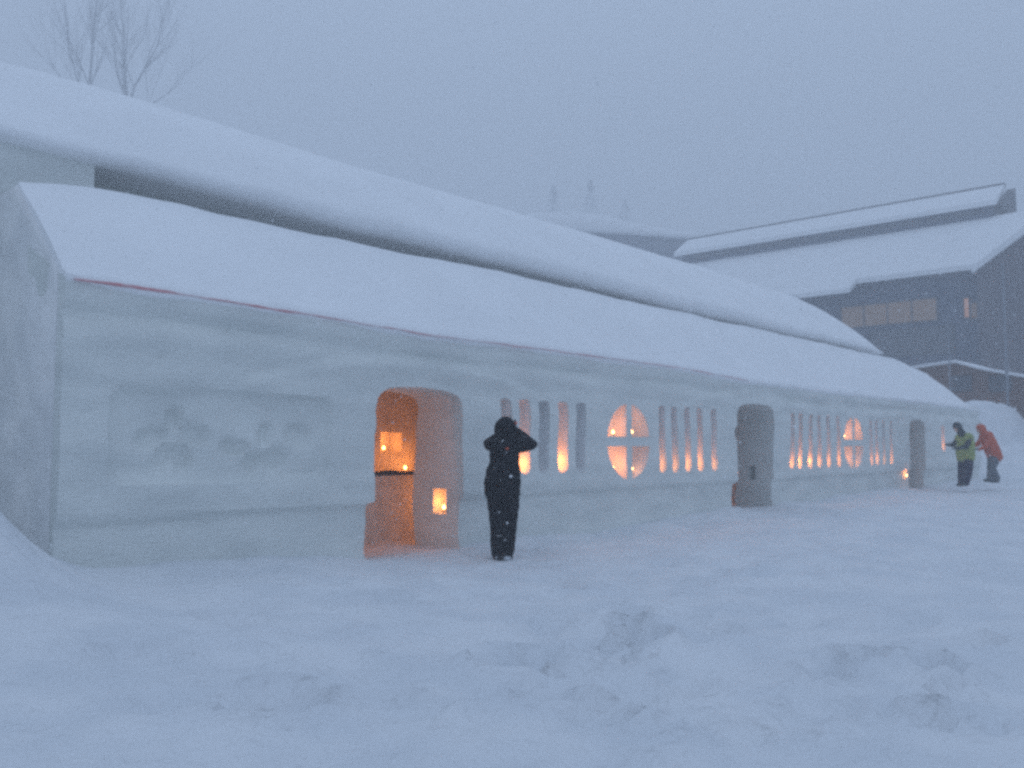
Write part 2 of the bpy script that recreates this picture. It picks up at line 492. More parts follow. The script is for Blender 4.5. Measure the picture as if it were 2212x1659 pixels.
def round_win(x0, x1, zc, R, powers, where):
    tc = (tx(x0)+tx(x1))/2
    for (qx, qz, p, nm) in ((-1, 1, powers[0], 'upper left'), (1, 1, powers[1], 'upper right'), (-1, -1, powers[2], 'lower left'), (1, -1, powers[3], 'lower right')):
        windows.append((outline_quad(tc, zc, R, qx, qz), .32))
        tt = tc + (.26 if qx > 0 else -.30)
        zz = zc + .065 if qz > 0 else zc - sqrt(R*R-.075)*.985 + .012
        lit.append((tt, zz+.03, .13, p, 'candle in the %s quarter of the %s round window' % (nm, where)))
round_win(1312, 1405, 1.49, .64, (2.2, .9, 3.4, .8), 'nearer')
round_win(1822, 1866, 1.50, .66, (2.2, 2.2, 1.6, 1.2), 'farther')
# slit by the two helpers
t = tx(2037); windows.append((outline_slit(t, .34, 1.25, 2.1), .3)); lit.append((t, 1.30, .12, 1.2, 'candle in the slit beside the two bending helpers'))
# small open niche left of the small doorway
t = tx(1957); windows.append((outline_slit(t, .22, .46, .72), .16)); lit.append((t+.02, .50, .02, 2.0, 'bare candle set low in the wall left of the small doorway'))

D1 = outline_door(tx(812), tx(999), 2.17, seed=1)
D2 = outline_door(tx(1592), tx(1671), 2.30, plinth=.66, seed=2, bulge=.10)
D3 = outline_door(tx(1966), tx(1999), 2.20, plinth=.1, step=0, seed=3)
D4 = outline_door(tx(2045), tx(2068), 1.95, plinth=.1, step=0, seed=4)
cuts = [(o_, -.5, dep+.01) for o_, dep in windows]
cuts += [(D1, -.5, 1.4), (D2, -.5, 1.4), (D3, -.5, 1.4), (D4, -.5, .55)]
cut(wall, cuts)
# small lamp niches in the door jambs, cut sideways (along t)
def cut_side(o, boxes):
    for (t0, t1, d0, d1, z0, z1) in boxes:
        for attempt in range(8):
            e = .0013*attempt
            bm = bmesh.new(); add_box(bm, (t0-e, d0, z0-e), (t1+e, d1+e, z1+e), lambda a, b, c: W(a, b, c))
            if boolean(o, bm): break
        else: print('SIDE CUT FAILED', t0)
tj1 = tx(999); tj2 = tx(1671)
def jamb(x, y, tj):
    r = ray(x, y); lam = tj*1.0
    # intersect with plane t = tj
    o_ = Vector((0, 0, CAM_Z)); k = (tj - dv.dot(o_-P1))/dv.dot(r)
    P = o_ + r*k
    return nv.dot(P-P1), P.z
da, za = jamb(963, 1056, tj1); db, zb = jamb(935, 1108, tj1)
dc, zc_ = jamb(1632, 1008, tj2); dd_, zd = jamb(1618, 1036, tj2)
cut_side(wall, [(tj1-.1, tj1+.22, min(da, db), max(da, db), zb, za), (tj2-.1, tj2+.2, min(dc, dd_), max(dc, dd_), zd, zc_)])
lit.append((tj1+.09, zb+.02, (da+db)/2, 3.4, 'candle in the little square hollow in the near doorway jamb'))
wall.data.materials.append(M['packed'])
wall.data.transform(Matrix.Identity(4))
def adopt(o, parent):
    wm = Matrix.LocRotScale(parent.location, parent.rotation_euler, parent.scale)
    o.data.transform(wm.inverted()); o.parent = parent
    for p in o.data.polygons: p.use_smooth = True
    sharp(o, 38)
adopt(wall, house)

# liners of the carved windows
for pts, dep in windows:
    c = (sum(p[0] for p in pts)/len(pts), sum(p[1] for p in pts)/len(pts))
    sh = [(c[0]+(a-c[0])*.985, c[1]+(b-c[1])*.992) for a, b in pts]
    rn = random.Random(int(c[0]*555))
    levels = []
    front = max(disp(a, b) for a, b in pts)+.004
    for k, q in enumerate((front, front+.09, dep-.05, dep)):
        f = 1-.02*k - (.10 if k == 3 else 0)
        levels.append([W(c[0]+(a-c[0])*f, q, c[1]+(b-c[1])*f+ (.0 if k < 3 else 0)) for a, b in sh])
    V = [p for l in levels for p in l]; n = len(sh); Fs = []
    for k in range(3):
        for i in range(n): Fs.append((k*n+i, k*n+(i+1) % n, (k+1)*n+(i+1) % n, (k+1)*n+i))
    Fs.append(tuple(3*n+i for i in range(n)))
    mesh('window_niche', V, Fs, M['niche'], house)

# near end wall, gable shaped
tE0, tE1 = T0-.05, T0+.75
RL = RIDGE[0][0]
secs = []
ND = 44
def end_shift(D, z): return .04+ (-.03+.05*N(D*1.1, z*1.1, 0, 11) + .025*N(D*3, z*4, 0, 12))*sstep(.05, .5, D) + (RL-T0)*max(0, min(1.3, D/1.4))
Vg = []; Fg = []
NH = 60
for i in range(ND+1):
    D = .16 + 2.45*i/ND
    topz = ze(T0) + (zr(RL)-ze(T0))*min(1, D/1.4) - .05
    for k in range(NH+1):
        z = -.45+(topz+.45)*k/NH
        Vg.append(W(tE0 + end_shift(D, z), D, z))
for i in range(ND):
    for k in range(NH):
        Fg.append((i*(NH+1)+k, i*(NH+1)+k+1, (i+1)*(NH+1)+k+1, (i+1)*(NH+1)+k))
base = len(Vg)
for i in range(ND+1):
    D = .16+2.45*i/ND
    topz = ze(T0) + (zr(RL)-ze(T0))*min(1, D/1.4) - .05
    Vg.append(W(tE1, D, topz)); Vg.append(W(tE1, D, -.45))
for i in range(ND):
    a = i*(NH+1); b = (i+1)*(NH+1)
    Fg.append((a+NH, base+2*i, base+2*i+2, b+NH)); Fg.append((base+2*i, base+2*i+1, base+2*i+3, base+2*i+2)); Fg.append((a, b, base+2*i+3, base+2*i+1))
Fg.append(tuple([k for k in range(NH+1)] + [base, base+1]))
Fg.append(tuple([ND*(NH+1)+k for k in range(NH+1)] + [base+2*ND, base+2*ND+1]))
mesh('end_wall', Vg, Fg, M['end_lightened'], house)

# lower roof
def roof_sec(t, shrink=1.0, lift=0.0):
    e = ze(t); r = zr(t)
    s = []
    tl = lambda D: t
    prof = []
    prof.append((.10, e-.16)); prof.append((-.005, e-.055)); prof.append((-.035, e-.015)); prof.append((-.03, e+.03))
    for k in range(1, 15):
        q = k/15
        D = 1.4*q
        bulge = .05*sin(pi*q)
        prof.append((D-.03*(1-q), e + (r-e)*q + bulge*min(1, (r-e))))
    prof.append((1.36, r-.0)); prof.append((1.50, r-.02)); prof.append((1.8, r-.22)); prof.append((3.2, r-.5)); prof.append((3.18, r-.8)); prof.append((1.3, min(r-.45, e+.6) if r-e > .6 else e-.1))
    return prof
secs = []
tr_ = []
t = T0+0.0
nR = 300
for i in range(nR+1):
    u = i/nR
    t = T0 + (T1+.25-T0)*u
    pr = roof_sec(t)
    tail = sstep(T1-.9, T1+.25, t)
    s = []
    for (D, z) in pr:
        lean = (RL-T0)*min(1.25, max(0, D/1.4))*(1-sstep(0, .12, u))
        tt = t+lean
        nz = .030*N(tt*.7, D*1.3, 0, 21)+.018*N(tt*2.0, D*3, 0, 22)
        e = ze(t)
        zz = z + nz
        if tail > 0: zz = e-.15 + (zz-e+.15)*(1-.55*tail)
        s.append(W(tt, D + .018*N(tt*1.3, z*.5, 0, 23), zz))
    secs.append(s)
V, F = loft(secs)
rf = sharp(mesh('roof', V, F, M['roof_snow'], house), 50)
rf['label'] = 'lower sloping snow roof along the front'

# red dyed line along the eave: one thin ragged line, worn away in places
bm = bmesh.new()
ta, tb = tx(158, 0, 597), tx(1612, 0, 820)
n = 400; prev = None
ENV = [(tx(x, 0, 600+.14*(x-158)), v) for x, v in ((158, .2), (220, .6), (250, 1), (365, 1), (395, .3), (425, .05), (490, .35), (525, .2), (560, .65), (640, .6), (700, .25), (760, .02), (830, .3), (925, .4), (960, 0), (1156, .25), (1300, .3), (1330, .02), (1456, .3), (1600, .2))]
for i in range(n+1):
    t = ta+(tb-ta)*i/n
    q = i/n
    w = .0006 + .019*clampi(ENV, t)*max(.1, .8+.6*N(t*4, 6))
    zc = ze(t)-.012+.010*N(t*1.7, 8)+.004*N(t*8, 9)
    row = [bm.verts.new(p) for p in (W(t, -.046, zc+w), W(t, -.048, zc), W(t, -.040, zc-w), W(t, 0.02, zc-w), W(t, 0.02, zc+w))]
    if prev:
        for k in range(5): bm.faces.new((prev[k], prev[(k+1) % 5], row[(k+1) % 5], row[k]))
    else: bm.faces.new(row)
    prev = row
bm.faces.new(prev)
from_bm('eave_line', bm, M['red'], house)

# upper storey body and end pier
def hb(t0, t1, d0, d1, z0, z1f, name, m, seed, sub=.25, amp=.03):
    secs = []
    n = max(2, int((t1-t0)/sub))
    for i in range(n+1):
        t = t0+(t1-t0)*i/n
        z1 = z1f(t)
        s = []
        nzz = 14
        for k in range(nzz+1):
            z = z0+(z1-z0)*k/nzz
            s.append(W(t, d0+amp*N(t*.8, z*1.5, 0, seed), z))
        for k in range(nzz+1):
            z = z1-(z1-z0)*k/nzz
            s.append(W(t, d1, z))
        secs.append(s)
    V, F = loft(secs)
    return sharp(mesh(name, V, F, m, house), 50)
upz = lambda t: clampi(UP_EAVE, t)
hb(-13, 21.3, 2.9, 5.6, -.45, lambda t: upz(t)+.12, 'upper_wall', M['packed'], 31)
tp = tx(213, 1.93, 360)
pier = hb(-13, tp, 2.02, 2.86, -.45, lambda t: upz(t)+.05, 'upper_wall', M['packed'], 32, .12, .06)
pier['label'] = 'pale pier of packed snow under the left end of the upper roof'

# upper roof
TR = tx(1701, 4.0, 640); TE = tx(1901, 1.95, 760)
secs = []
nR = 340
for i in range(nR+1):
    t = -13 + (TE+13)*(i/nR) if i < nR*0.8 else None
    secs_t = None
ts_u = [-13 + (TR+13)*i/260 for i in range(261)] + [TR + (TE-TR)*sin(pi/2*k/26) for k in range(1, 27)]
for t in ts_u:
    w = max(0, min(1, (t-TR)/(TE-TR)))
    k = max(0, 1-w**2.5)**(1/2.2)
    b = interp(UP_EAVE, t); f = interp(UP_FASC, t); r = interp(UP_RIDGE, t)
    Dc = 1.95
    f2 = b + (f-b)*(.35+.65*k)
    hr = r - f
    prof = [(2.3, b+.06), (2.02, b+.005), (1.90, b+.03), (1.845, b+(f2-b)*.4), (1.835, b+(f2-b)*.75), (1.865, f2), (1.92, f2+.06*k+.005)]
    for q in range(1, 17):
        u = q/16
        prof.append((1.92 + 2.08*u*k, f2 + .07*k + (hr*k-.06*k)*(sin(u*pi/2)**.92*.35+.65*u) + 0))
    prof.append((1.92+2.35*k, f2+hr*k*.97))
    for q in range(1, 6):
        prof.append((1.92+(2.35+2.0*q/5)*k, f2+hr*k*(.97-.95*q/5)))
    prof.append((1.92+4.3*k, b)); prof.append((1.95+3.8*k, b+.05))
    s = []
    for (D, z) in prof:
        s.append(W(t, D+.02*N(t*.9, z, 0, 41), z + (.03*N(t*.6, D*.8, 0, 42)+.012*N(t*2.2, D*2, 0, 43))*(.3+.7*k)))
    secs.append(s)
V, F = loft(secs)
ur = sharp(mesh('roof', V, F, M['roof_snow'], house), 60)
ur['label'] = 'thick upper snow roof with rounded overhanging eave'

# inside: back wall with a square niche, counter, dark edge board
tn0 = tz(821, 955, 2.3)[0]; tn1 = tz(868, 955, 2.3)[0]
zn1 = tz(845, 934, 2.3)[1]; zn0 = tz(845, 978, 2.3)[1]
secs = []
tt_ = [-3.6 + 30.0*i/240 for i in range(241)]
for t in tt_:
    s = []
    for k in range(31):
        z = -.4 + 3.9*k/30
        zt = min(z, ze(t)+.6)
        s.append(W(t, 2.3 + .03*N(t*1.5, z*1.6, 0, 51)+.015*N(t*5, z*5, 0, 52), zt - .0*k))
    s.append(W(t, 2.64, ze(t)+.6)); s.append(W(t, 2.64, -.4))
    secs.append(s)
V, F = loft(secs)
iw = mesh('inner_wall', V, F, M['inner'], None)
cut_side(iw, [(tn0, tn1, 2.1, 2.58, zn0, zn1)])
iw.data.materials.append(M['inner']); adopt(iw, house)
# end partitions of the corridor
bm = bmesh.new()
add_box(bm, (26.2, .96, -.4), (26.6, 2.28, 3.0), lambda a, b, c: W(a, b, c))
from_bm('inner_wall', bm, M['inner'], house, False)
# counter
cz = tz(850, 1024, 1.62)[1]
ct0, ct1 = tx(790, 1.62, 1020)-.8, tx(900, 1.62, 1020)+1.3
secs = []
for i in range(41):
    t = ct0+(ct1-ct0)*i/40
    s = []
    for k in range(13):
        z = -.4+(cz-.02+.4)*k/12
        s.append(W(t, 1.62+.03*N(t*2, z*2, 0, 61), z))
    s.append(W(t, 1.66, cz)); s.append(W(t, 2.29, cz+.01)); s.append(W(t, 2.29, -.4))
    secs.append(s)
V, F = loft(secs)
sharp(mesh('counter', V, F, M['inner'], house), 50)
# dark edge plank lying on the counter
secs = []
for i in range(31):
    t = ct0+.05+(ct1-ct0-.1)*i/30
    w_ = .018*N(t*2.2, 1, 0, 62); h_ = .016+.012*max(0, N(t*6, 2, 0, 63))+.025*exp(-((t-(ct0+.8+.45))/.12)**2)
    s = [W(t, 1.585+w_, cz-.01), W(t, 1.60+w_, cz+.02+h_), W(t, 1.66+w_, cz+.022+h_), W(t, 1.68+w_, cz+.004)]
    secs.append(s)
V, F = loft(secs)
tag(mesh('edging_board', V, F, M['wood'], None, False), 'dark uneven wooden edging along the counter inside the near doorway', 'board')

# arch recess 4 back light comes from its candle
ta, tb = tx(812), tx(999)
tcn, zcn = tz(829, 969, 2.4)
lit.append((tcn, zn0+.005, 2.40, 5.0, 'candle in the square hollow in the back wall inside the near doorway'))
tca, zca = tz(881, 1018, 1.8)
lit.append((tca, cz+.012, 1.86, 6.0, 'nearer candle standing on the counter inside the near doorway'))
tcb, zcb = tz(896, 1018, 1.95)
lit.append((tcb+.12, cz+.012, 2.02, 5.0, 'farther candle standing on the counter inside the near doorway'))
t2a, z2a = tz(1594, 931, .8)
t4, z4 = (tx(2045)+tx(2068))/2, 1.0
lit.append((t4, ground_base(t4)+.75, .42, 1.6, 'candle in the shallow arch the two helpers reach into'))
def pedestal(t, D, z):  # stand made for the added interior candles
    V = []
    for k, (zz, r) in enumerate(((-.3, .17), (z*.5, .15), (z-.03, .135), (z, .11))):
        V.append([W(t+r*cos(a*pi/6)*(1+.1*N(a, k)), D+r*sin(a*pi/6)*(1+.1*N(a, k, 3)), zz) for a in range(12)])
    V, F = loft(V)
    mesh('added_candle_stand', V, F, M['niche'], house)
for (t_, D_, z_, p_, lb_) in ((-1.15, 1.26, 1.15, 22.0, 'added unseen candle left of the near doorway, behind the wall'),  # extra candles added out of sight to light the interiors orange
                          (1.85, 1.27, .45, 9.5, 'added unseen low candle right of the near doorway, behind the wall'),
                          (tx(1671)+.95, 1.32, .80, 11.0, 'added unseen candle inside the middle doorway, behind its right side'),
                          (tx(1966)-.6, 1.45, .9, 3.0, 'added candle inside the small doorway behind its left edge')):
    pedestal(t_, D_, z_)
    lit.append((t_, z_, D_, p_, lb_))
# unused point in the middle doorway, whose added candle stands on a pedestal
t5, z5 = tz(1597, 936, 2.0)

# ---------------------------------------------------------------- candles
def candle(t, z, D, power, label, seed):
    rn = random.Random(seed)
    root = thing('candle', label, 'candle', W(t, D, z), 0, 'candles burning in the snow house')
    h = rn.uniform(.035, .06); r = .021
    p = W(t, D, z)
    bm = bmesh.new()
    add_tube(bm, [p+Vector((0, 0, -.02)), p+Vector((0, 0, h*.95)), p+Vector((0, 0, h)), p+Vector((0, 0, h-.006))], [r, r, r*.9, r*.55], 12)
    from_bm('wax', bm, M['wax'], root)
    bm = bmesh.new()
    q = p+Vector((0, 0, h-.004))
    add_tube(bm, [q+Vector((0, 0, a)) for a in (0, .008, .02, .034, .05, .064)], [.004, .016, .022, .018, .009, .002], 10)
    from_bm('flame', bm, M['flame'], root)
    ld = bpy.data.lights.new('glow', 'POINT'); ld.energy = power; ld.color = (1, .275, .05); ld.shadow_soft_size = .03
    lo = bpy.data.objects.new('glow', ld); C.objects.link(lo); lo.parent = root; lo.location = (0, 0, h+.10)
    return root
LK = 0.68
for i, (t, z, D, p, lb) in enumerate(lit):
    candle(t, z, D, p*LK, lb, i)

# ---------------------------------------------------------------- snow bank at far end of the house
def blobmesh(name, fn, nu, nv_, material, parent=None):
    V = [fn(i/nu, j/nv_) for j in range(nv_+1) for i in range(nu+1)]
    Fs = [(j*(nu+1)+i, j*(nu+1)+i+1, (j+1)*(nu+1)+i+1, (j+1)*(nu+1)+i) for j in range(nv_) for i in range(nu)]
    return mesh(name, V, Fs, material, parent)
SIL = [tz(x, y, 1.6) for x, y in ((2080, 872), (2118, 864), (2160, 873), (2212, 915), (2260, 955))]
def bankf(u, v):
    t = SIL[0][0]-2.5 + (SIL[-1][0]+4-SIL[0][0])*u
    D = -2.2 + 7.6*v
    h = clampi(SIL, t)
    k = exp(-((D-1.6)/1.9)**2) if D < 1.6 else exp(-((D-1.6)/2.6)**2)
    k *= sstep(0, .12, u)
    g_ = -.4
    return W(t, D, g_ + (h-g_)*k + .08*N(t*.7, D*.9, 0, 71)*k*1.5 + .03*N(t*2.5, D*2.5, 0, 72)*k)
b_ = blobmesh('snow_bank', bankf, 70, 50, M['snow'])
tag(b_, 'heaped white snow bank sloping down from the far end of the snow building', 'snow bank')

# ---------------------------------------------------------------- big hall behind
HS = 1.4
Q = Vector((33.0, 63.0, 0)); Q = Vector((0.524*63.0, 63.0, 0))
def HW(u, v, z):    # u along the hall (away to the left), v into the hall
    return Q + nv*u + dv*v + Vector((0, 0, z))
def hz(x, y, v):
    """picture point -> (u, z) on the hall plane v"""
    r = ray(x, y); o_ = Vector((0, 0, CAM_Z)); k = (v - dv.dot(o_-Q))/dv.dot(r); P = o_+r*k
    return nv.dot(P-Q), P.z
hall = thing('gymnasium_hall', 'large dark hazy hall with stepped snow covered roof and dim lit windows', 'building', HW(0, 0, 0))
ze_h = hz(2000, 583, 0)[1]
V1 = 8.4
zB = hz(1900, 505, V1)[1]          # top of the main roof at the clerestory wall
zC = hz(1900, 476, V1)[1]          # clerestory eave
V2 = V1+5.6
zD = hz(1900, 446, V2)[1]
uR = -14; uL = 34
def fr(a, b, c): return HW(a, b, c)
def slab(name, u0, u1, a, b, th, m, parent, nseg=24, seed=0, amp=.05):
    """snow slab over the line a=(v,z) -> b=(v,z)"""
    secs = []
    for i in range(nseg+1):
        u = u0+(u1-u0)*i/nseg
        s = []
        for k in range(7):
            q = k/6
            s.append(fr(u, a[0]+(b[0]-a[0])*q, a[1]+(b[1]-a[1])*q + amp*N(u*.4, q*3, 0, seed)))
        s.append(fr(u, b[0], b[1]-th)); s.append(fr(u, a[0], a[1]-th*.9))
        secs.append(s)
    V, F = loft(secs)
    return sharp(mesh(name, V, F, m, parent), 45)
bm = bmesh.new(); add_box(bm, (-2.2, .9, -.5), (uL, 15, ze_h-.15), fr); from_bm('wall', bm, M['hallwall'], hall, False)
r1 = slab('roof', uR, uL, (0, ze_h), (V1+.3, zB+.12), .45, M['roof_snow'], hall, 24, 81)
r1['label'] = 'wide lower snow roof of the hall'
sl = (zB-ze_h)/V1
uJ = hz(1840, 620, -1)[0]
slab('roof', uJ, uL, (-1.5, ze_h-1.5*sl), (-.03, ze_h-.03*sl), .4, M['roof_snow'], hall, 12, 82)
uc0 = hz(2150, 455, V1)[0]; uc1 = hz(1462, 555, V1)[0]
bm = bmesh.new(); add_box(bm, (uc0+.3, V1, zB-2), (uc1-.6, V1+9.6, zC-.02), fr); from_bm('upper_wall', bm, M['hallwall'], hall, False)
bm = bmesh.new()
secs = []
for i in range(20):
    q = i/19
    u0_ = uc0-.2+(uc1+.2-uc0)*q
    u1_ = hz(2170, 399, V2)[0]*(1-q)+hz(1486, 517, V2)[0]*q
    secs.append([fr(u0_, V1-.6, zC), fr(u0_*.5+u1_*.5, (V1+V2-.6)/2, (zC+zD)/2+.04*N(q*9, 1)), fr(u1_, V2, zD), fr(u1_, V2, zD-.5), fr(u0_, V1-.6, zC-.42)])
V, F = loft(secs)
sharp(mesh('roof', V, F, M['roof_snow'], hall), 45)
bm = bmesh.new(); add_box(bm, (hz(2170, 399, V2)[0], V2+.02, zD-.3), (hz(1488, 517, V2)[0], V2+.3, zD+.17), fr); from_bm('ridge_cap', bm, M['trim'], hall, False)
bm = bmesh.new()
g0 = [bm.verts.new(fr(uc0+.25, a, b)) for a, b in ((V1-.1, zC-.3), (V2-.1, zD-.5), (V2-.1, zB))]
g1 = [bm.verts.new(fr(uc0-.35, a, b)) for a, b in ((V1-.1, zC-.3), (V2-.1, zD-.5), (V2-.1, zB))]
bm.faces.new(g0); bm.faces.new(g1)
for k in range(3): bm.faces.new((g0[k], g0[(k+1) % 3], g1[(k+1) % 3], g1[k]))
from_bm('gable_end', bm, M['trim'], hall, False)
# clerestory windows
nW = 12
for i in range(nW):
    a = uc0+1.2+(uc1-uc0-2.8)*i/nW; b = a+(uc1-uc0-2.8)/nW*.8
    bm = bmesh.new(); add_box(bm, (a, V1-.06, zB+.35), (b, V1+.05, zC-.55), fr)
    from_bm('window', bm, M['glassdark'], hall, False)
# lit windows below the eave
def hwin(x0, x1, y0, y1, m, name='window'):
    u1, _ = hz(x0, y0, .9); u0, _ = hz(x1, y0, .9)
    _, z1 = hz((x0+x1)/2, y0, .9); _, z0 = hz((x0+x1)/2, y1, .9)
    bm = bmesh.new(); add_box(bm, (u0, .82, z0), (u1, .93, z1), fr)
    w = from_bm(name, bm, m, hall, False)
    bm = bmesh.new()
    n = max(1, int((u1-u0)/1.6))
    for k in range(n+1):
        u = u0+(u1-u0)*k/n
        add_box(bm, (u-.05, .76, z0), (u+.05, .818, z1), fr)
    add_box(bm, (u0-.05, .752, z0-.1), (u1+.05, .85, z0-.002), fr); add_box(bm, (u0-.05, .752, z1+.002), (u1+.05, .85, z1+.1), fr)
    f = from_bm('frame', bm, M['trim'], w, False)
    return w
hwin(1817, 2024, 655, 700, M['litwin'])
hwin(2081, 2094, 645, 686, M['litbright'])
hwin(2096, 2112, 655, 688, M['litwin'])
hwin(1880, 2060, 712, 765, M['glassdark'])
# gabled wing at the right
wg0 = hz(2112, 572, -.2)[0]
secs = []
bm = bmesh.new()
zA = hz(2112, 572, -.4)[1]; uA = wg0; uB = hz(2212, 497, -.4)[0]; zBq = hz(2212, 497, -.4)[1]
sl2 = (zBq-zA)/(uA-uB)
uP = uA-9; zP = zA+9*sl2
pts = [(uA, -.5), (uA, zA-.35), (uP, zP-.35), (uP-9, zA-.35), (uP-9, -.5)]
a = [bm.verts.new(HW(u, -.6, z)) for u, z in pts]; b = [bm.verts.new(HW(u, 14, z)) for u, z in pts]
bm.faces.new(a); bm.faces.new(b)
for k in range(5): bm.faces.new((a[k], a[(k+1) % 5], b[(k+1) % 5], b[k]))
from_bm('wall', bm, M['wingwall'], hall, False)
for (ua, za_, ub, zb_) in ((uA+.25, zA-.15-.25*sl2, uP, zP), (uP, zP, uP-9.3, zA-.15-.25*sl2)):
    s0 = []; 
    bm = bmesh.new()
    q = [HW(ua, -.9, za_), HW(ub, -.9, zb_), HW(ub, 14.2, zb_), HW(ua, 14.2, za_)]
    lo_ = [bm.verts.new(p+Vector((0, 0, -.33))) for p in q]; hi_ = [bm.verts.new(p+Vector((0, 0, .15))) for p in q]
    bm.faces.new(lo_); bm.faces.new(hi_)
    for k in range(4): bm.faces.new((lo_[k], lo_[(k+1) % 4], hi_[(k+1) % 4], hi_[k]))
    from_bm('roof', bm, M['roof_snow'], hall, False)

# low brown building between the snow house and the hall
BQ = at_depth(2000, 800, 44); 
def BW(u, v, z): return Vector((BQ.x, BQ.y, 0)) + nv*u + dv*v + Vector((0, 0, z))
def bz(x, y, v):
    r = ray(x, y); o_ = Vector((0, 0, CAM_Z)); b0 = Vector((BQ.x, BQ.y, 0)); k = (v - dv.dot(o_-b0))/dv.dot(r); P = o_+r*k
    return nv.dot(P-b0), P.z
shed = thing('brown_building', 'low reddish brown building with a rounded snow topped roof at far right', 'building', BW(0, 0, 0))
u1, z1 = bz(1975, 792, 0); u0, z0 = bz(2240, 815, 0); um, zm = bz(2065, 779, 0)
n = 30
secs = []; secw = []
for i in range(n+1):
    u = u0-4+(u1+3-u0+4)*i/n
    z = clampi(sorted([(u0-4, z0-.4), (u0, z0), (bz(2120, 794, 0)[0], bz(2120, 794, 0)[1]), (um, zm), (u1, z1-.0), (u1+3, z1-.5)]), u)
    secs.append([BW(u, -.5, z-.12), BW(u, -.55, z-.02), BW(u, -.3, z+.02), BW(u, 3, z+.06), BW(u, 6, z+.0), BW(u, 6, z-.2)])
    secw.append([BW(u, 0, -.5), BW(u, 0, z-.11), BW(u, 5.6, z-.11), BW(u, 5.6, -.5)])
V, F = loft(secs); sharp(mesh('roof', V, F, M['roof_snow'], shed), 45)
V, F = loft(secw); mesh('wall', V, F, M['brown'], shed, False)
for (x0, x1) in ((2055, 2100), (2135, 2185)):
    a_, zt = bz(x0, 812, 0); b2, zb2 = bz(x1, 845, 0)
    bm = bmesh.new(); add_box(bm, (b2, -.06, zb2), (a_, .04, zt), lambda a, b, c: BW(a, b, c))
    w = from_bm('window', bm, M['glassdark'], shed, False)

# far low building whose roof peeks over the snow house
FQ = at_depth(1300, 500, 125); FQ.z = 0
def FW(u, v, z): return FQ + Vector((1, 0, 0))*u + Vector((0, 1, 0))*v + Vector((0, 0, z))
def fz(x, y, v=0):
    P = at_depth(x, y, FQ.y+v); return P.x-FQ.x, P.z
far = thing('far_building', 'pale far building with a humped snow roof above the middle of the snow building', 'building', FW(0, 0, 0))
top = sorted([fz(x, y, 3) for x, y in ((1090, 470), (1150, 459), (1220, 457), (1290, 462), (1360, 479), (1450, 498), (1500, 500))])
bot = sorted([fz(x, y, 0) for x, y in ((1090, 490), (1240, 497), (1330, 501), (1500, 513))])
secs = []; secw = []
for i in range(41):
    u = top[0][0]+(top[-1][0]-top[0][0])*i/40
    zt = clampi(top, u)+.06*N(u*.6, 3); zb_ = clampi(bot, u)
    secs.append([FW(u, -.5, zb_-.3), FW(u, -.6, zb_), FW(u, .6, zb_+(zt-zb_)*.55), FW(u, 3, zt), FW(u, 8, zt-.4), FW(u, 8, zb_-.3)])
    secw.append([FW(u, 0, -.5), FW(u, 0, zb_-.25), FW(u, 7.5, zb_-.25), FW(u, 7.5, -.5)])
V, F = loft(secs); mesh('roof', V, F, M['roof_snow'], far)
V, F = loft(secw); mesh('wall', V, F, M['hallwall'], far, False)

# ---------------------------------------------------------------- poles
for (x, ytop, Y, r_, lb) in ((2165, 575, 40, .055, 'tall thin pale pole in front of the hall at the right edge'), (2047, 690, 42, .045, 'shorter thin pale pole in front of the dark hall windows')):
    P = at_depth(x, ytop, Y)
    root = thing('pole', lb, 'pole', (P.x, P.y, 0))
    bm = bmesh.new(); add_tube(bm, [Vector((P.x, P.y, -.5)), Vector((P.x, P.y, P.z*.5)), Vector((P.x, P.y, P.z))], [r_*1.2, r_, r_*.7], 10)
    from_bm('shaft', bm, M['pole'], root)
    bm = bmesh.new(); add_tube(bm, [Vector((P.x, P.y, P.z-.02)), Vector((P.x, P.y, P.z+.05)), Vector((P.x, P.y, P.z+.13))], [r_*.9, r_*1.5, r_*.4], 10)
    from_bm('cap', bm, M['pole'], root)

# ---------------------------------------------------------------- bare trees
def bare_tree(base, limbs, label, seed, depth=5):
    rn = random.Random(seed)
    root = thing('bare_tree', label, 'tree', base, 0, 'bare trees behind the snow house')
    tb = bmesh.new(); bb = bmesh.new()
    tips = []
    def grow(bm, p, dirv, length, r, lev):
        n = 4 if lev < 3 else 3
        pts = [p]; rad = [r]; q = p.copy(); dd = dirv.normalized()
        for i in range(n):
            dd = (dd + Vector((rn.uniform(-.13, .13), rn.uniform(-.13, .13), rn.uniform(0, .09)))).normalized()
            q = q + dd*length/n
            pts.append(q.copy()); rad.append(r*(1-.42*(i+1)/n))
            if lev < depth and i >= (1 if lev < 2 else 0):
                for _ in range(rn.choice((1, 2, 2) if lev < 3 else (1, 2, 2))):
                    side = Vector((rn.uniform(-1, 1), rn.uniform(-1, 1), rn.uniform(.15, .9))).normalized()
                    nd = (dd*1.0 + side*.75).normalized()
                    grow(bb, q.copy(), nd, length*rn.uniform(.45, .68), rad[-1]*.5, lev+1)
        add_tube(bm, pts, rad, 6 if lev < 2 else 3, cap=False)
    for pts, rads, forks in limbs:
        P = [Vector(p) for p in pts]; rads = [r*1.45 for r in rads]
        add_tube(tb, P, rads, 8)
        for i in forks:
            a, b = P[i-1], P[i]
            dd = (b-a).normalized()
            for _ in range(2):
                side = Vector((rn.uniform(-1, 1), rn.uniform(-.8, .8), rn.uniform(.1, .8)))
                grow(bb, b.copy(), dd*.8+side*.7, rn.uniform(4.6, 7.2), rads[i]*.5, 2)
    from_bm('trunk', tb, M['bark'], root)
    from_bm('branches', bb, M['bark'], root)
TY = 96.0
def tp3(x, y, Y=TY): return at_depth(x, y, Y)
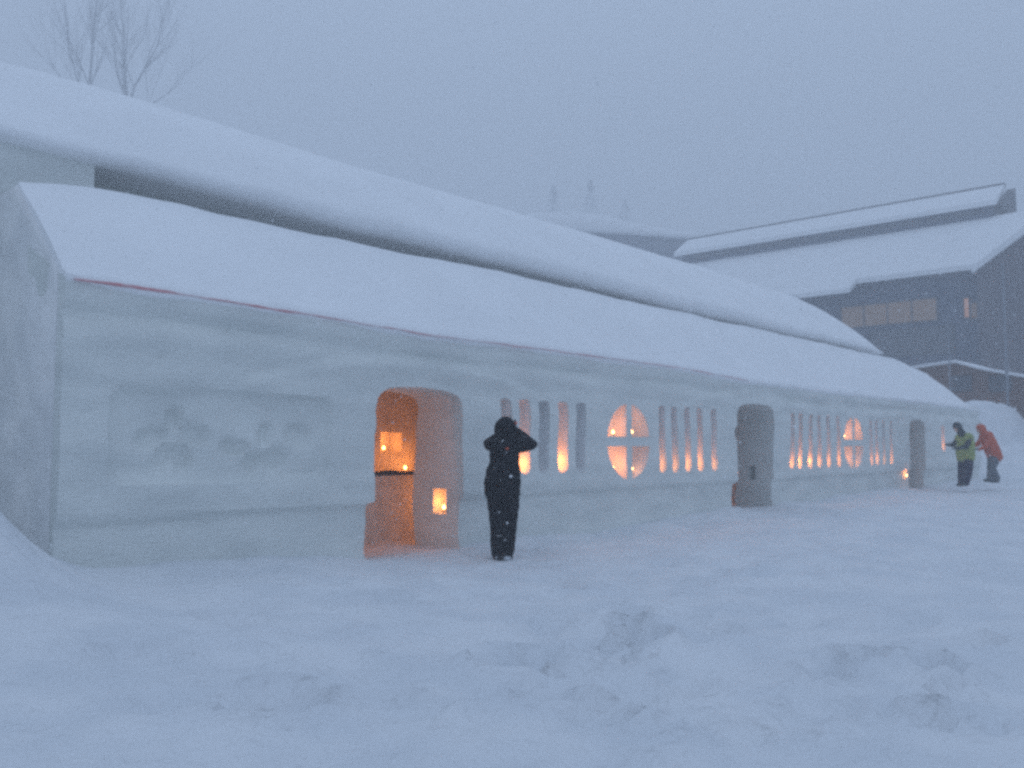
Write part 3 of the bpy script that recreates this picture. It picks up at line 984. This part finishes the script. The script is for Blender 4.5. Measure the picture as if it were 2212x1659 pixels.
b0 = tp3(195, 600); b0.z = 0
l1 = [([b0, tp3(196, 300), tp3(194, 190), tp3(200, 110), tp3(206, 40), tp3(216, -60), tp3(222, -160)], [.2, .15, .12, .10, .075, .05, .02], [2, 3, 4, 5, 6]),
      ([tp3(195, 290), tp3(172, 190), tp3(150, 110), tp3(140, 20), tp3(134, -80)], [.10, .07, .05, .035, .015], [1, 2, 3, 4]),
      ([tp3(196, 260), tp3(160, 205), tp3(118, 150), tp3(100, 100)], [.06, .045, .03, .015], [1, 2, 3])]
bare_tree(b0, l1, 'leftmost leafless tree with a straight trunk rising above the upper roof', 5, 4)
b1 = tp3(275, 600, 100); b1.z = 0
q3 = lambda x, y: tp3(x, y, 100)
l2 = [([b1, q3(276, 300), q3(275, 215), q3(270, 150), q3(268, 80), q3(262, 20), q3(258, -60)], [.2, .16, .13, .09, .06, .045, .02], [2, 3, 4, 5]),
      ([q3(277, 240), q3(290, 190), q3(315, 145), q3(340, 100), q3(352, 50), q3(362, 0)], [.11, .09, .075, .05, .035, .015], [1, 2, 3, 4]),
      ([q3(276, 225), q3(256, 170), q3(246, 110), q3(238, 50)], [.07, .05, .035, .015], [1, 2, 3]),
      ([q3(277, 270), q3(320, 230), q3(360, 205), q3(395, 175)], [.06, .045, .03, .015], [1, 2, 3])]
bare_tree(b1, l2, 'leafless tree to the right of the other, splitting into spreading limbs', 9, 4)

# far conifers, nearly lost in the snowfall
def conifer(x, ytop, Y, seed, label):
    rn = random.Random(seed)
    P = at_depth(x, ytop, Y); H = P.z
    root = thing('conifer', label, 'tree', (P.x, P.y, 0), 0, 'far conifers lost in the snowfall')
    bm = bmesh.new(); add_tube(bm, [Vector((P.x, P.y, -.3)), Vector((P.x, P.y, H*.96))], [.22, .02], 7); from_bm('trunk', bm, M['bark'], root)
    bm = bmesh.new()
    for i in range(1500):
        h = rn.random()**.8
        z = H*(.12+.88*h); R = H*.28*(1-h)**.8+.2
        a = rn.uniform(0, 2*pi); r = R*sqrt(rn.random())*(.7+.5*N(a, z*.6, 0, seed))
        c = Vector((P.x+r*cos(a), P.y+r*sin(a), z-.25*r)); s = rn.uniform(.25, .7)
        o1 = Vector((cos(a), sin(a), -.35))*s; o2 = Vector((-sin(a), cos(a), rn.uniform(-.3, .3)))*s*.5
        v = [bm.verts.new(c-o1), bm.verts.new(c+o2), bm.verts.new(c+o1), bm.verts.new(c-o2)]
        bm.faces.new(v)
    from_bm('crown', bm, M['needle'], root)
conifer(1195, 402, 215, 1, 'left one of the faint far conifers above the humped far roof')
conifer(1275, 390, 220, 2, 'tallest faint far conifer above the humped far roof')
conifer(1350, 430, 218, 3, 'right lowest one of the faint far conifers above the humped far roof')

# ---------------------------------------------------------------- people
def remesh(name, bm, voxel, material, parent, smooth_it=4, fold=0.0, fscale=6.0, mtx=None):
    bmesh.ops.recalc_face_normals(bm, faces=bm.faces)
    me = bpy.data.meshes.new(name+'_src'); bm.to_mesh(me); bm.free()
    o = bpy.data.objects.new(name, me); C.objects.link(o)
    md = o.modifiers.new('r', 'REMESH'); md.mode = 'VOXEL'; md.voxel_size = voxel
    if smooth_it:
        sm = o.modifiers.new('s', 'SMOOTH'); sm.iterations = smooth_it; sm.factor = .5
    dg = bpy.context.evaluated_depsgraph_get(); dg.update()
    new = bpy.data.meshes.new_from_object(o.evaluated_get(dg), depsgraph=dg)
    o.modifiers.clear(); C.objects.unlink(o); bpy.data.objects.remove(o); bpy.data.meshes.remove(me)
    if fold:
        nn = [v.normal.copy() for v in new.vertices]
        for v, n_ in zip(new.vertices, nn):
            c = v.co
            q = noise.noise(Vector((c.x*fscale*.7, c.y*fscale*.7, c.z*fscale*1.6)))+.5*noise.noise(c*fscale*2.3)
            v.co = c + n_*fold*q
    new.name = name
    if mtx is not None: new.transform(mtx)
    ob = bpy.data.objects.new(name, new); C.objects.link(ob); ob.parent = parent
    new.materials.clear(); new.materials.append(material)
    for p in new.polygons: p.use_smooth = True
    return ob
def cap(bm, a, b, ra, rb, seg=14):
    """closed tapered capsule with rounded ends"""
    a = Vector(a); b = Vector(b); dd = (b-a).normalized()
    pts = []; rad = []
    for k in range(4):
        th = pi/2*(1-k/4); pts.append(a - dd*ra*sin(th)); rad.append(max(ra*cos(th), ra*.12))
    for k in range(1, 4): pts.append(a+(b-a)*(k/4)); rad.append(ra+(rb-ra)*k/4)
    for k in range(5):
        th = pi/2*k/4; pts.append(b + dd*rb*sin(th)); rad.append(max(rb*cos(th), rb*.12))
    add_tube(bm, pts, rad, seg)
def stack(bm, rings, seg=22):
    """closed body through horizontal ellipses (x, y, z, rx, ry)"""
    R = []
    for (x, y, z, rx, ry) in rings:
        R.append([bm.verts.new((x+rx*cos(2*pi*k/seg), y+ry*sin(2*pi*k/seg), z)) for k in range(seg)])
    for r0, r1 in zip(R, R[1:]):
        for k in range(seg): bm.faces.new((r0[k], r0[(k+1) % seg], r1[(k+1) % seg], r1[k]))
    bm.faces.new(R[0]); bm.faces.new(R[-1])
def ball(bm, c, rx, ry, rz, seg=14):
    m = bmesh.ops.create_uvsphere(bm, u_segments=seg, v_segments=10, radius=1)
    for v in m['verts']: v.co = Vector((c[0]+v.co.x*rx, c[1]+v.co.y*ry, c[2]+v.co.z*rz))
def hand(bm, wrist, direction, palm_n, curl=.5, side=1, s=1.0):
    """palm, four unequal bent fingers and a thumb from the side of the palm"""
    d_ = Vector(direction).normalized(); n_ = Vector(palm_n); n_ = (n_-d_*n_.dot(d_)).normalized(); x_ = d_.cross(n_)*side
    w_ = Vector(wrist)
    for k in (-1, 0, 1): cap(bm, w_+x_*k*.02*s+d_*.01, w_+x_*k*.028*s+d_*.085*s, .016*s, .015*s, 8)
    for k, L in enumerate((.072, .082, .076, .06)):
        p = w_+d_*.09*s+x_*(.034-.0225*k)*s
        a1 = curl*.9; a2 = curl*1.9; a3 = curl*2.6
        p1 = p+(d_*cos(a1)+n_*sin(a1))*L*.45*s; p2 = p1+(d_*cos(a2)+n_*sin(a2))*L*.32*s; p3 = p2+(d_*cos(a3)+n_*sin(a3))*L*.26*s
        cap(bm, p, p1, .0105*s, .0098*s, 8); cap(bm, p1, p2, .0098*s, .009*s, 8); cap(bm, p2, p3, .009*s, .0078*s, 8)
    t0 = w_+x_*.03*s+d_*.03*s; t1 = t0+(x_*.75+d_*.6+n_*.35).normalized()*.04*s; t2 = t1+(x_*.2+d_*.9+n_*.5).normalized()*.033*s
    cap(bm, t0, t1, .014*s, .012*s, 8); cap(bm, t1, t2, .012*s, .0095*s, 8)
def head(bm, c, f=(0, 1, 0)):
    c = Vector(c); f = Vector(f).normalized(); x_ = f.cross(Vector((0, 0, 1))).normalized(); u = x_.cross(f)
    def P(a, b, g): return c+x_*a+f*b+u*g
    def B(p, r): cap(bm, p-u*r*.05, p+u*r*.05, r, r, 12)
    B(P(0, -.012, .03), .085); B(P(0, .01, .03), .08); cap(bm, P(0, .03, .0), P(0, .045, -.075), .066, .04)
    cap(bm, P(0, .088, .01), P(0, .108, -.022), .009, .015, 8)      # nose
    for s in (-1, 1):
        B(P(s*.03, .077, .012), .014)                              # eyelid
        cap(bm, P(s*.078, -.005, .015), P(s*.08, -.005, -.02), .012, .009, 8)   # ear
        cap(bm, P(s*.045, .055, -.02), P(s*.03, .07, -.035), .02, .018, 8)      # cheek
    cap(bm, P(-.02, .083, -.052), P(.02, .083, -.052), .007, .007, 8); cap(bm, P(-.016, .08, -.062), P(.016, .08, -.062), .008, .008, 8)
    return P

# --- the person in black
pb = Vector((-.135, 11.27, 0)); pb.z = gz(pb.x, pb.y)+.0
PBZ = pb.z
person = thing('person', 'person in black hooded clothes standing with both arms raised to the face', 'person', pb, 0)
sh_z = 0
person.scale = (1.0, 1.0, 1.03)
R_sh, R_el, R_wr = (.20, .02, 1.42), (.395, .17, 1.41), (.16, .27, 1.60)
L_sh, L_el, L_wr = (-.10, .03, 1.42), (-.15, .30, 1.40), (.02, .33, 1.58)
bm = bmesh.new()
P_ = head(bm, (.055, .09, 1.62), (.12, 1, -.05))
cap(bm, (.055, .04, 1.43), (.055, .07, 1.57), .055, .052)
stack(bm, [(.04, 0, .86, .14, .10), (.04, 0, 1.0, .15, .10), (.05, 0, 1.15, .13, .09), (.05, .0, 1.3, .15, .10), (.05, .02, 1.42, .14, .08), (.055, .03, 1.47, .06, .05)])
for (a, b, c) in ((R_sh, R_el, R_wr), (L_sh, L_el, L_wr)):
    cap(bm, a, b, .045, .036); cap(bm, b, c, .036, .025)
for s, kx, ax in ((-1, -.02, -.015), (1, .10, .075)):
    cap(bm, (.03+s*.07, 0, .88), (kx, .02, .5), .075, .052); cap(bm, (kx, .02, .5), (ax, 0, .09), .05, .032)
    cap(bm, (ax, -.02, .05), (ax+s*.01, .12, .04), .035, .03)
remesh('body', bm, .011, M['skin'], person, 2)
# parka
bm = bmesh.new()
stack(bm, [(.015, 0, .74, .19, .155), (.012, 0, .80, .225, .175), (.012, 0, .93, .235, .18), (.02, 0, 1.05, .225, .175), (.035, .0, 1.18, .195, .165), (.04, .01, 1.3, .19, .165),
           (.045, .02, 1.40, .20, .155), (.05, .03, 1.46, .165, .125), (.055, .04, 1.51, .09, .09)])
cap(bm, (.19, .02, 1.40), (.385, .16, 1.42), .10, .078); cap(bm, (.385, .16, 1.42), (.165, .26, 1.60), .076, .055)
cap(bm, (.16, .05, 1.44), (.33, .16, 1.47), .08, .065)
cap(bm, (-.08, .03, 1.40), (-.165, .28, 1.42), .10, .075); cap(bm, (-.165, .28, 1.42), (.01, .32, 1.56), .072, .055)
remesh('jacket', bm, .013, M['black'], person, 4, .012, 7)
bm = bmesh.new()
cap(bm, (.05, .02, 1.60), (.05, .05, 1.625), .145, .14, 18); cap(bm, (.05, .0, 1.50), (.05, .02, 1.60), .12, .13, 18)
cap(bm, (.055, .0, 1.655), (.055, .05, 1.665), .10, .10, 18)
remesh('hood', bm, .012, M['black'], person, 4, .008, 9)
bm = bmesh.new()
stack(bm, [(.02, 0, .62, .20, .12), (.02, 0, .75, .195, .14), (.02, 0, .90, .19, .13), (.02, 0, .96, .17, .12)])
for s, hx, kx, ax in ((-1, -.075, -.045, -.04), (1, .12, .105, .075)):
    cap(bm, (hx, 0, .78), (kx, .02, .48), .118, .104); cap(bm, (kx, .02, .48), (ax, 0, .14), .103, .092); cap(bm, (ax, 0, .22), (ax, 0, .09), .094, .086)
    cap(bm, (ax, -.02, .34), (ax+.005, -.01, .28), .088, .08)
remesh('trousers', bm, .013, M['black'], person, 3, .012, 7)
for ax, s in ((-.04, -1), (.075, 1)):
    bm = bmesh.new()
    cap(bm, (ax, 0, .16), (ax, -.01, .05), .058, .055); cap(bm, (ax, -.03, .045), (ax+s*.015, .15, .04), .052, .048)
    remesh('boot', bm, .010, M['boot'], person, 2, .004, 12)
for wr, dr, sd in ((R_wr, (-.45, .25, .75), 1), (L_wr, (.35, .15, .8), -1)):
    bm = bmesh.new(); hand(bm, wr, dr, (0, -1, .0), .55, sd, 1.12)
    remesh('glove', bm, .005, M['black'], person, 1)
# small orange trims
def patch(name, c, r, sx, sz, nrm):
    bm = bmesh.new()
    ball(bm, c, sx, .012, sz, 10)
    for v in bm.verts: v.co.x += .25*(v.co.z-c[2])
    return remesh(name, bm, .004, M['badge'], person, 1)
patch('badge', (.075, -.152, 1.365), 0, .022, .013, 0)
patch('hood_trim', (.185, .035, 1.675), 0, .02, .022, 0)

# --- the two helpers bending at the far slit
def bent_person(px, feet_y, Y, zb, label, jac, jname, trous, hip, chest, hd, hands, knees, feet, hoodm, hooded=True, tw=.15, sleeve=None, sc=1.0, rz=0.0):
    P = at_depth(px, feet_y, Y); P.z = zb
    root = thing('person', label, 'person', P, rz)
    hipv, chv = Vector(hip), Vector(chest)
    ax = (chv-hipv).normalized()
    side = Vector((0, 1, 0))
    bm = bmesh.new()
    head(bm, hd, (-.9, .1, -.35))
    cap(bm, chv, Vector(hd)-Vector((-.03, 0, .06)), .07, .055)
    for s in (-1, 1):
        cap(bm, hipv+side*s*.06, chv+side*s*.07, .10, .095)
    for i, s in enumerate((-1, 1)):
        sh = chv+side*s*.17; hn = Vector(hands[i]); el = (sh+hn)/2+Vector((.03, s*.05, -.09))
        cap(bm, sh, el, .045, .036); cap(bm, el, hn, .036, .025)
        cap(bm, hipv+side*s*.09, knees[i], .08, .055); cap(bm, knees[i], feet[i], .052, .032)
    remesh('body', bm, .014, M['skin'], root, 2)
    bm = bmesh.new()
    for s in (-1, 0, 1):
        cap(bm, hipv+side*s*.08-ax*.04, chv+side*s*.10, tw+.005, tw*.92)
    remesh(jname, bm, .018, jac, root, 4, .015, 6)
    bm = bmesh.new()
    for i, s in enumerate((-1, 1)):
        sh = chv+side*s*.17; hn = Vector(hands[i]); el = (sh+hn)/2+Vector((.03, s*.05, -.09))
        cap(bm, sh, el, .085, .066); cap(bm, el, hn, .064, .048)
    remesh('sleeves', bm, .016, sleeve or jac, root, 3, .01, 7)
    bm = bmesh.new()
    for i, s in enumerate((-1, 1)):
        cap(bm, hipv+side*s*.08, knees[i], .145, .12); cap(bm, knees[i], Vector(feet[i])+Vector((0, 0, .08)), .12, .10)
    remesh('trousers', bm, .018, trous, root, 3, .012, 6)
    for i in (0, 1):
        f = Vector(feet[i])
        bm = bmesh.new(); cap(bm, f+Vector((0, 0, .08)), f+Vector((0, 0, .03)), .06, .058); cap(bm, f+Vector((.03, 0, .02)), f+Vector((-.16, 0, .015)), .055, .048)
        remesh('boot', bm, .014, M['darkj'], root, 2)
        bm = bmesh.new(); hand(bm, hands[i], (-.9, 0, .2), (0, 0, -1), .5, 1 if i else -1, 1.1)
        remesh('glove', bm, .007, M['darkj'], root, 1)
    h_ = Vector(hd)
    bm = bmesh.new()
    cap(bm, h_+Vector((.03, 0, .03)), h_+Vector((.01, 0, .045)), .125, .12, 16); cap(bm, h_+Vector((.05, 0, -.02)), chv+ax*.04, .10, .11, 14)
    remesh('hood' if hooded else 'hat', bm, .015, hoodm, root, 3, .008, 8)
    return root
Yh = 24.6
gh = Vector((0, 0, 0))
def gzat(px, Y, y=1052):
    P = at_depth(px, y, Y); return gz(P.x, P.y)
zv = at_depth(2085, 1051, Yh).z
zo = at_depth(2140, 1043, Yh+.8).z
bent_person(2085, 1051, Yh, zv, 'person in a bright yellow vest and dark trousers bending towards the wall', M['vest'], 'vest', M['navy'],
            (.06, 0, .86), (.03, 0, 1.32), (-.25, .02, 1.62), ((-.45, -.12, 1.05), (-.40, .16, 1.15)), ((-.02, -.12, .46), (.06, .12, .47)), ((-.17, -.14, .05), (.04, .14, .03)), M['darkj'], True, .18, M['darkj'], 1, radians(28))
bent_person(2140, 1043, Yh+.8, zo, 'person in an orange hooded jacket leaning forward behind the yellow vest', M['orangej'], 'jacket', M['greyt'],
            (.12, 0, .80), (-.08, 0, 1.32), (-.25, .0, 1.52), ((-.36, -.12, .95), (-.40, .2, 1.05)), ((-.02, -.12, .44), (.10, .12, .42)), ((-.08, -.14, .06), (.24, .14, .03)), M['orangej'], True, .17, None, 1)

# ---------------------------------------------------------------- falling snow
rn = random.Random(11)
bm = bmesh.new()
oct_ = [Vector(v) for v in ((1, 0, 0), (-1, 0, 0), (0, 1, 0), (0, -1, 0), (0, 0, 1), (0, 0, -1))]
of = ((0, 2, 4), (2, 1, 4), (1, 3, 4), (3, 0, 4), (2, 0, 5), (1, 2, 5), (3, 1, 5), (0, 3, 5))
for i in range(22000):
    Y = 2.2 + 20*rn.random()**.8
    X = rn.uniform(-.75, .75)*Y*1.1
    z = rn.uniform(.1, 1.4+Y*.55)
    P = Vector((X, Y, z))
    if nv.dot(P-P1) > -.15 or z < gz(X, Y)+.05 and Y < 20: continue
    s = rn.uniform(.0018, .0042)
    vs = [bm.verts.new(P+Vector((v.x*s*rn.uniform(.6, 1.4), v.y*s, v.z*s*rn.uniform(.6, 1.5)))) for v in oct_]
    for f in of: bm.faces.new([vs[k] for k in f])
fs = from_bm('falling_snow', bm, M['flake'])
tag(fs, 'fine snowflakes falling everywhere in the air', kind='stuff')

# ---------------------------------------------------------------- haze of blowing snow
bm = bmesh.new()
add_box(bm, (-150, -235, -1.8), (160, 250, 66))
hz_o = from_bm('haze', bm, None, None, False)
hm = bpy.data.materials.new('haze'); hm.use_nodes = True
nt = hm.node_tree; nt.nodes.clear()
out = nt.nodes.new('ShaderNodeOutputMaterial'); pv = nt.nodes.new('ShaderNodeVolumePrincipled')
pv.inputs['Color'].default_value = (0.93, 0.95, 0.97, 1)
pv.inputs['Density'].default_value = 0.0083
pv.inputs['Anisotropy'].default_value = 0.2
nt.links.new(pv.outputs[0], out.inputs['Volume'])
hz_o.data.materials.append(hm)
tag(hz_o, 'pale blue dusk haze of blowing snow', kind='stuff')
